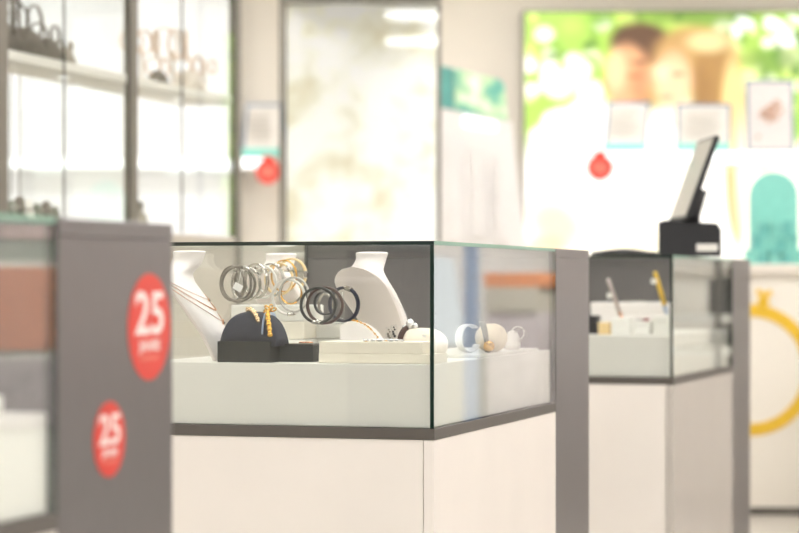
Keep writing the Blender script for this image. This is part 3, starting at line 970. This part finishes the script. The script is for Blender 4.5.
sign('small white sign with teal foot on the left lit shelf', 241, 281, 103, 157.3, YSL + .06, M_sheet, lean=.08)

# ------------------------------------------------------------------ tall glass showcase
YS = 9.6
x0, x1 = (279 - 399.5) / F * YS, (441 - 399.5) / F * YS
ts = thing('tall_showcase', 'tall bright showcase with thin metal frame behind the middle case', 'showcase', ((x0 + x1) / 2, YS, 0), 0)
hw = (x1 - x0) / 2
zt_ = 2.24
bx('base_unit', M_base, ts, -hw, hw, .0, .42, 0, 1.16, bevel=.002)
for sx in (-1, 1):
    bx('post', M_post, ts, min(sx * hw, sx * (hw - .012)), max(sx * hw, sx * (hw - .012)), 0, .025, 1.1603, zt_)
    bx('post', M_post, ts, min(sx * hw, sx * (hw - .012)), max(sx * hw, sx * (hw - .012)), .395, .42, 1.1603, zt_)
bx('top_rail', M_post, ts, -hw, hw, 0, .42, zt_ + .0003, zt_ + .03)
def mottled(name, cols, scale, base_emit):
    m = bpy.data.materials.new(name); m.use_nodes = True
    nt = m.node_tree; p = nt.nodes['Principled BSDF']
    tc = nt.nodes.new('ShaderNodeTexCoord'); nz = nt.nodes.new('ShaderNodeTexNoise'); nz.inputs['Scale'].default_value = scale
    nz.inputs['Detail'].default_value = 2
    rp = nt.nodes.new('ShaderNodeValToRGB')
    rp.color_ramp.elements[0].position = .30; rp.color_ramp.elements[0].color = lin(cols[0]) + (1,)
    rp.color_ramp.elements[1].position = .62; rp.color_ramp.elements[1].color = lin(cols[-1]) + (1,)
    for i, c in enumerate(cols[1:-1]):
        e = rp.color_ramp.elements.new(.30 + .32 * (i + 1) / (len(cols) - 1)); e.color = lin(c) + (1,)
    nt.links.new(tc.outputs['Object'], nz.inputs[0]); nt.links.new(nz.outputs[0], rp.inputs[0])
    nt.links.new(rp.outputs[0], p.inputs['Base Color']); nt.links.new(rp.outputs[0], p.inputs['Emission Color'])
    p.inputs['Emission Strength'].default_value = base_emit
    p.inputs['Roughness'].default_value = .5
    return m
M_pale = mottled('pale_reflection_mottle', [(222, 214, 186), (234, 231, 212), (246, 244, 236), (252, 251, 248)], 5.0, .20)  # blotchy reflections painted into the panel colour, which also glows
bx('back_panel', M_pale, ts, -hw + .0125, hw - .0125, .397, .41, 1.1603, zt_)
pane('door_pane', ts, -hw + .013, -.001, .006, .012, 1.1605, zt_ - .001, 'y')
pane('door_pane', ts, .001, hw - .013, .006, .012, 1.1605, zt_ - .001, 'y')

# ------------------------------------------------------------------ white tower with teal header
YT = 11.6
tw = thing('display_tower', 'white sloping display tower with a teal printed header beside the poster', 'display tower', at(480, HY, YT), 0)
tw.location.z = 0
def zz(py, Y):
    return ZC - (py - HY) / F * Y
def xx(px):
    return (px - 480) / F * YT
m = MB()
poly = [(xx(432), 0), (xx(536), 0), (xx(526), zz(240, YT)), (xx(512), zz(122, YT)), (xx(432), zz(106, YT))]
m.prism(poly, 0, .25)
m.build('body', mat('white_tower_lacquer', (238, 235, 233), .3, noise=.03, scale=5), tw)
m = MB()
poly = [(xx(455), zz(108.5, YT)), (xx(508), zz(120, YT)), (xx(505), zz(86, YT)), (xx(500), zz(79, YT)), (xx(455), zz(68, YT))]
m.prism(poly, .02, .22)
hd = m.build('header', mottled('teal_leaf_print', [(96, 170, 168), (120, 196, 170), (196, 226, 180), (236, 246, 232)], 6.5, .12), tw)
m = MB(); m.prism([(xx(436), zz(104.5, YT)), (xx(454), zz(108, YT)), (xx(454), zz(68, YT)), (xx(436), zz(64, YT))], .03, .20)
m.build('header_side', M_teal2, tw)
m = MB(); m.prism([(xx(463), zz(126, YT)), (xx(496), zz(131, YT)), (xx(496), zz(122, YT)), (xx(463), zz(115, YT))], -.012, -.0005)
m.build('light_bar', M_led, tw)
for (a, b, c) in ((450, 135, 240), (474, 150, 235), (497, 160, 240)):
    m = MB(); m.prism([(xx(a), zz(c, YT)), (xx(a + 9), zz(c, YT)), (xx(a + 5), zz(b, YT)), (xx(a), zz(b, YT))], -.05, -.0005)
    m.build('rib', MATS['white_tower_lacquer'], tw)

# ------------------------------------------------------------------ poster light box (a flat print, painted in its own pixels)
YQ = 13.20
px0, px1, py0, py1 = 525.0, 905.0, 12.0, 262.0
a, b = at(px0, py1, YQ), at(px1, py0, YQ)
pst = thing('poster_lightbox', 'large backlit poster of a man and a woman before green leaves', 'poster', ((a.x + b.x) / 2, YQ, a.z), 0)
W_, H_ = b.x - a.x, b.z - a.z
bx('box', M_post, pst, -W_ / 2 - .012, W_ / 2 + .012, .004, YB - YQ - .002, -.012, H_ + .012)
NX, NYp = 230, 150
X, Yg = np.meshgrid(np.linspace(px0, px1, NX), np.linspace(py0, py1, NYp))
rng = np.random.RandomState(11)
col = np.zeros((NYp, NX, 3)); col[:] = lin((150, 186, 80))
def blob(cx, cy, rx, ry, rgb, amt=1.0, soft=.35, ang=0.0):
    global col
    ca, sa = math.cos(ang), math.sin(ang)
    dx, dy = X - cx, Yg - cy
    d = np.sqrt(((dx * ca + dy * sa) / rx) ** 2 + ((-dx * sa + dy * ca) / ry) ** 2)
    k = np.clip((1 + soft - d) / (2 * soft), 0, 1); k = k * k * (3 - 2 * k) * amt
    col = col * (1 - k[..., None]) + np.array(lin(rgb)) * k[..., None]
greens = [(104, 150, 56), (70, 112, 44), (170, 206, 92), (206, 226, 120), (228, 240, 170), (250, 252, 228), (140, 182, 70)]
for k in range(420):
    s = rng.uniform(3.5, 12)
    blob(rng.uniform(px0, px1), rng.uniform(py0, 190), s, s * rng.uniform(.7, 1.2), greens[rng.randint(len(greens))], rng.uniform(.5, .9), .5)
for k in range(26):
    blob(rng.uniform(525, 600), rng.uniform(60, 150), rng.uniform(5, 14), rng.uniform(5, 12), (250, 252, 236), .8, .5)
blob(700, 16, 60, 9, (96, 130, 60), .7, .6)
for k in range(16):
    blob(rng.uniform(725, 799), rng.uniform(18, 45), rng.uniform(3, 10), rng.uniform(2, 5), (246, 250, 250), .9, .5, .4)
blob(770, 60, 40, 10, (74, 112, 44), .6, .6)
# clothing
blob(600, 185, 82, 82, (255, 255, 252), 1, .12)
blob(560, 232, 52, 60, (255, 254, 250), 1, .15)
blob(690, 200, 70, 100, (255, 254, 250), 1, .12)
blob(800, 220, 60, 70, (255, 250, 236), .9, .3)
# man
blob(640, 42, 31, 20, (92, 68, 50), 1, .25)
blob(655, 52, 14, 14, (100, 74, 54), 1, .3)
blob(627, 78, 22, 33, (208, 156, 116), 1, .25)
blob(645, 84, 14, 26, (184, 128, 92), .8, .4)
blob(616, 70, 9, 20, (246, 208, 164), .6, .5)
blob(634, 76, 8, 2.5, (176, 104, 66), .6, .5)
blob(640, 62, 9, 2.5, (120, 84, 60), .7, .5)
# woman
blob(694, 58, 40, 32, (176, 140, 88), 1, .22)
blob(716, 84, 24, 50, (156, 120, 70), 1, .28)
blob(733, 120, 12, 62, (228, 196, 134), .95, .35)
blob(708, 42, 20, 10, (240, 218, 164), .7, .6)
blob(700, 92, 12, 24, (142, 106, 62), .7, .5)
blob(673, 84, 18, 30, (230, 190, 152), 1, .45)
blob(662, 72, 8, 9, (246, 216, 184), .5, .6)
blob(678, 74, 7, 2.5, (150, 100, 66), .7, .5)
blob(666, 97, 7, 3, (214, 124, 92), .6, .5)
blob(674, 118, 22, 10, (255, 236, 208), .9, .4)
# arm, skirt, straw
blob(734, 205, 7, 42, (226, 168, 96), .95, .3, -.1)
blob(744, 180, 10, 60, (250, 236, 208), .7, .5)
blob(556, 224, 30, 22, (240, 214, 158), .85, .6, .5)
blob(545, 246, 22, 10, (226, 196, 132), .7, .6)
blob(640, 245, 50, 20, (250, 240, 200), .6, .6)
verts, faces = [], []
for j in range(NYp):
    for i in range(NX):
        verts.append((-W_ / 2 + W_ * i / (NX - 1), 0, H_ * (1 - j / (NYp - 1))))
for j in range(NYp - 1):
    for i in range(NX - 1):
        q = j * NX + i
        faces.append((q, q + NX, q + NX + 1, q + 1))
me = bpy.data.meshes.new('print'); me.from_pydata(verts, [], faces)
ca_ = me.color_attributes.new('print', 'FLOAT_COLOR', 'POINT')
ca_.data.foreach_set('color', np.concatenate([col.reshape(-1, 3), np.ones((NX * NYp, 1))], 1).astype(np.float32).ravel())
pm = bpy.data.materials.new('backlit_print'); pm.use_nodes = True
p = pm.node_tree.nodes['Principled BSDF']
at_ = pm.node_tree.nodes.new('ShaderNodeVertexColor'); at_.layer_name = 'print'
pm.node_tree.links.new(at_.outputs[0], p.inputs['Base Color']); pm.node_tree.links.new(at_.outputs[0], p.inputs['Emission Color'])
p.inputs['Emission Strength'].default_value = .40; p.inputs['Roughness'].default_value = .35
me.materials.append(pm)
po = bpy.data.objects.new('print', me); C.objects.link(po); po.parent = pst

# lit shelf in front of the poster, signs and tag on it
YSR = 12.45
zR = ZC + (HY - 151.5) / F * YSR
lit_shelf('long shelf with a glowing front edge in front of the poster', (602 - 399.5) / F * YSR, (900 - 399.5) / F * YSR, YSR, zR, .062, .22)
for px_ in (606, 860):
    o = bx('shelf_arm', M_plat, [q for q in bpy.data.objects if q.name.startswith('lit_shelf')][-1], 0, .012, .2202, YQ - YSR - .001, -.05, -.03)
    o.location.x = (px_ - 753) / F * YSR
red_tag('red round tag hanging at the end of the shelf before the poster', at(600, 151, YSR - .03), .070)
sign('white sign with teal foot nearest the red tag before the poster', 603, 646, 101, 151.2, YSR + .06, M_sheet, lean=.10)
sign('wide white sign with teal foot behind the till screen', 676, 731, 103, 151.2, YSR + .06, M_sheet, lean=.02)
sign('tall pale sign with a brown flower print above the teal display', 746, 795, 79, 151.2, YSR + .06, mat('grey_sheet', (200, 194, 190), .6), band=False,
     dots=[(-.12, .52, .028), (.02, .58, .030), (.14, .66, .024), (.10, .48, .022), (-.02, .44, .020), (.22, .56, .016), (-.25, .2, .012)])

# ------------------------------------------------------------------ white counter with gold ring
YC = 10.5
zct = zz(264, YC)
cx0 = (690 - 399.5) / F * YC
ct = thing('counter', 'white counter with a large gold ring picture on its front', 'counter', (cx0, YC, 0), 0)
CL = 2.0
bx('front_panel', mat('warm_white_laminate', (232, 226, 214), .4, noise=.01), ct, 0, CL, 0, .03, .035, zct - .045)
bx('side_panel', M_white, ct, 0, .03, .0302, .7, .035, zct - .045)
bx('worktop', mat('worktop_white', (226, 218, 206), .35, noise=.01), ct, -.02, CL + .02, -.02, .72, zct - .0447, zct, bevel=.003)
bx('plinth', M_strip, ct, .02, CL - .02, .01, .7, 0, .0347)
S = YC / F
rcx, rcz = (750 - 399.5) * S - cx0, zz(370, YC)
def ring_poly(R0, R1, n=64):
    m = MB()
    V = []
    for k in range(n):
        a = 2 * PI * k / n
        V.append([m.bm.verts.new((r * math.cos(a), y, r * math.sin(a))) for r, y in ((R0, -.0005), (R0, -.004), (R1, -.004), (R1, -.0005))])
    for k in range(n):
        A, B2 = V[k], V[(k + 1) % n]
        for q in range(4):
            m.bm.faces.new((A[q], A[(q + 1) % 4], B2[(q + 1) % 4], B2[q]))
    return m
o = ring_poly(53.5 * S, 66 * S).build('ring_picture', M_yellow, ct); o.location = (rcx, 0, rcz)
m = MB()
for (u, v, q) in ((13, 68, 6), (9, 78, 3.2), (19, 77, 3.2), (14, 74, 4)):
    pts = [((u + q * math.cos(a)) * S, (v + q * math.sin(a)) * S) for a in np.linspace(0, 2 * PI, 10, endpoint=False)]
    m.prism(pts, -.0062 - .0004 * q, -.0042)
s_ = m.build('setting', M_yellow, o)
# teal display on the counter
td = thing('teal_display', 'teal arched display board standing on the white counter', 'display', ((774 - 399.5) * (YC + .3) / F, YC + .30, zct + .0005), 0)
S3 = (YC + .30) / F
hw_ = 24 * S3
zt3 = zz(172, YC + .3) - zct
poly = [(-hw_, 0), (hw_, 0), (hw_, zt3 - hw_)] + [(hw_ * math.cos(a), zt3 - hw_ + hw_ * math.sin(a)) for a in np.linspace(.1, PI - .1, 18)] + [(-hw_, zt3 - hw_)]
MB().prism(poly, 0, .03).build('board', M_teal, td)
bx('foot', M_teal, td, -hw_ - .01, hw_ + .01, -.02, .08, 0, .012)
k = 0
S4 = (YC + .12) / F
for row, (zz0, xs) in enumerate(((0, (750, 762, 774, 786, 798)), (1, (757, 769, 781, 793)), (2, (764, 776, 788)))):
    for x_ in xs:
        k += 1
        cat_l = 'small teal gift box, %s from the left in the %s row on the counter' % (('first', 'second', 'third', 'fourth', 'fifth')[xs.index(x_)], ('bottom', 'middle', 'top')[row])
        t = thing('gift_box', cat_l, 'gift box', ((x_ - 399.5) * S4, YC + .12 + .012 * row, zct + .0006 + row * .0658), random.uniform(-.12, .12), 'teal gift boxes')
        bx('box', M_teal if k % 2 else M_teal2, t, -.024, .024, -.024, .024, 0, .046, bevel=.002)
        bx('lid', M_teal2 if k % 3 == 0 else M_teal, t, -.0255, .0255, -.0255, .0255, .0463, .065, bevel=.002)
        bx('ribbon', M_teal2, t, -.003, .003, -.0262, -.0257, .0, .0645)

# ------------------------------------------------------------------ far side of the shop, mirrored in the side panes
def mir(px, py, t, P):
    """room point reached after bouncing off a case's right pane, t metres of depth behind the bounce"""
    d = Vector(((px - 399.5) / F, 1.0)); b = Vector((math.sin(-ROT), math.cos(ROT)))
    Pv = Vector(P)
    if P is P2:
        b = Vector((math.sin(-R2), math.cos(R2)))
    nrm = Vector((b.y, -b.x))
    s = Pv.dot(nrm) / d.dot(nrm)
    hit = d * s
    r = d - 2 * d.dot(nrm) * nrm
    q = hit + r * t
    return Vector((q.x, q.y, ZC - (py - HY) / F * (s + t)))
def facing(p):
    """yaw so that local -Y looks back toward the cases"""
    return math.atan2(-.555, .832) 
def unit(P, px0, px1, t):
    a, b = mir(px0, HY, t, P), mir(px1, HY, t, P)
    d = (b - a); d.z = 0
    return (a + b) / 2, d.length, math.atan2(d.y, d.x)
# unit mirrored in the near case: lilac base, terracotta door, pale top
c, L, yaw = unit(PLf, -40, 56, 6.0)
z = lambda py: mir(30, py, 6.0, PLf).z
u = thing('drawer_unit', 'terracotta fronted drawer unit on the far side of the shop', 'cabinet', (c.x, c.y, 0), yaw)
bx('body', M_plat, u, -L / 2, L / 2, -.2, .2, 0, z(262), bevel=.003)
for sd in (-1, 1):
    y0, y1 = (.2005, .212) if sd > 0 else (-.212, -.2005)
    bx('door', M_terra, u, -L / 2 + .01, L / 2 - .01, y0, y1, z(348), z(268), bevel=.002)
    bx('drawer', M_lilac, u, -L / 2 + .01, L / 2 - .01, y0, y1, z(425), z(358), bevel=.002)
bx('top', mat('red_white_top', (226, 200, 196), .5, noise=.25, scale=12), u, -L / 2, L / 2, -.2, .2, z(240), z(226), bevel=.003)
bx('upstand', mat('grey_green_board', (176, 182, 170), .6), u, -L / 2, L / 2, -.19, .19, z(262) + .0003, z(240) - .0003)
# wood shelf mirrored in the middle case
c, L, yaw = unit(PM, 513, 600, 7.0)
z = lambda py: mir(530, py, 7.0, PM).z
u = thing('wood_shelf', 'orange wooden shelf with lilac base on the far side of the shop', 'shelf', (c.x, c.y, 0), yaw)
bx('base', M_lilac, u, -L / 2, L / 2, -.15, .15, 0, z(312), bevel=.003)
for sx in (-1, 1):
    bx('side', M_base, u, sx * L / 2 - .012, sx * L / 2 + .012, -.15, .15, z(312) + .0003, z(287) - .0003)
bx('top', M_wood, u, -L / 2 - .01, L / 2 + .01, -.16, .16, z(287), z(273), bevel=.003)
bx('back', M_base, u, -L / 2 + .0125, L / 2 - .0125, .13, .14, z(312) + .0003, z(287) - .0003)
bx2 = thing('gift_carton', 'white carton inside the orange wooden shelf', 'carton', (c.x, c.y, z(312) + .0006), yaw)
bx('box', M_paper, bx2, -.16, .02, -.10, .10, 0, .075, bevel=.003)
bx('lid', M_paper, bx2, -.165, .025, -.105, .105, .0753, .098, bevel=.003)
# blue banner and bright tall light column
c, L, yaw = unit(PM, 467, 478, 6.0)
u = thing('blue_banner', 'narrow blue banner on the far side of the shop', 'banner', (c.x, c.y, 0), yaw)
bx('cloth', M_blue, u, -L / 2, L / 2, -.01, .01, .05, 2.1)
bx('foot', M_post, u, -.12, .12, -.1, .1, 0, .049)
c, L, yaw = unit(PM, 412, 452, 6.5)
z = lambda py: mir(440, py, 6.4, PM).z
u = thing('light_column', 'bright white tapered light column on the far side of the shop', 'lamp', (c.x, c.y, 0), yaw)
zb_ = z(345)
bx('pedestal', M_plat, u, -L / 2 - .01, L / 2 + .045, -.07, .07, .0998, zb_ - .0004)
prof = [(-L / 2, zb_), (L / 2 + .04, zb_), (L / 2 + .02, z(330)), (L / 2 - .06, z(258)), (-L / 2, z(255))]
MB().prism(prof, -.06, .06).build('shade', emit_mat('column_light', (250, 253, 255), 1.1), u)
bx('foot', M_post, u, -L / 2 - .02, L / 2 + .05, -.08, .08, 0, .0995)
# charcoal armchair mirrored in the far case
c, L, yaw = unit(P2, 684, 762, 2.4)
z = lambda py: mir(710, py, 2.4, P2).z
u = thing('shelf_rack', 'dark rack with grey bags on the far side of the shop', 'rack', (c.x, c.y, 0), yaw)
for sx in (-1, 1):
    for sy in (-1, 1):
        bx('upright', M_strip, u, sx * L / 2 - .012, sx * L / 2 + .012, sy * .14 - .012, sy * .14 + .012, 0, 1.5)
for py in (262, 318, 350):
    bx('board', M_plat, u, -L / 2 + .0125, L / 2 - .0125, -.15, .15, z(py) - .012, z(py) + .012)
for i, (u0, h, py) in enumerate(((-.05, .15, 318), (.07, .10, 318), (-.03, .07, 350))):
    p = Matrix.Translation((c.x, c.y, 0)) @ Rz(yaw) @ Vector((u0, 0, z(py) + .0125))
    o = thing('fabric_bag', ('tall charcoal bag on the dark rack', 'low charcoal bag on the dark rack', 'flat charcoal bag on the lower board of the dark rack')[i], 'bag', p, yaw, 'bags on the dark rack')
    bx('body', M_charc, o, -.05, .05, -.05, .05, 0, h, bevel=.012, seg=3)
    MB().tube([(.03 * math.cos(a), 0, h - .002 + .03 * math.sin(a)) for a in np.linspace(0, PI, 10)], .005, 6).build('handle', M_charc, o)

# added low dark cabinets, out of view, to darken the lower panel reflections
for i in range(4):
    y0 = 6.2 + i * 1.75
    t = thing('added_low_cabinet', ('first', 'second', 'third', 'fourth')[i] + ' added low dark cabinet from the storefront, out of view along the far wall', 'cabinet', (4.4, y0, 0), 0, 'added low dark cabinets')
    bx('body', M_strip, t, -.22, .28, 0, 1.70, .06, .72, bevel=.003)
    bx('plinth', M_black, t, -.19, .26, .02, 1.68, 0, .0597)
    for k in range(2):
        d = bx('door', mat('charcoal_door', (70, 66, 64), .4), t, -.236, -.2205, .01 + .845 * k, .845 + .845 * k, .07, .71, bevel=.002)
        bx('handle', M_silver, d, -.246, -.2362, .40 + .845 * k, .46 + .845 * k, .62, .63)

# added spotlights, out of view, brightening the far side displays for the pane reflections
def spotlight(label, p, target, power):
    d = (Vector(target) - Vector(p)).normalized()
    t = thing('added_spotlight', label, 'lamp', p, 0, 'added spotlights')
    p0 = Vector((0, 0, 0))
    bx('arm', M_plat, t, -.01, .01, -.01, .01, .02, ZT - p[2])
    MB().tube([p0 - d * .06, p0 - d * .05, p0 + d * .09], [.03, .045, .045], 16).build('housing', M_plat, t)
    l = bpy.data.lights.new('spot_beam', 'SPOT'); l.energy = power; l.spot_size = math.radians(46); l.spot_blend = .6; l.shadow_soft_size = .04
    l.color = (1, .97, .93)
    o = bpy.data.objects.new('spot_beam', l); C.objects.link(o); o.parent = t
    o.location = d * .10
    o.rotation_euler = d.to_track_quat('-Z', 'Y').to_euler()
cc = unit(PLf, -40, 56, 6.0)[0]
spotlight('added white spotlight brightening the terracotta drawer unit', (cc.x - 1.3, cc.y - 1.0, 2.8), (cc.x, cc.y, .9), 260)
cc = unit(PM, 513, 600, 7.0)[0]
spotlight('added white spotlight brightening the orange wooden shelf', (cc.x - 1.3, cc.y - 1.4, 2.8), (cc.x, cc.y, 1.0), 240)
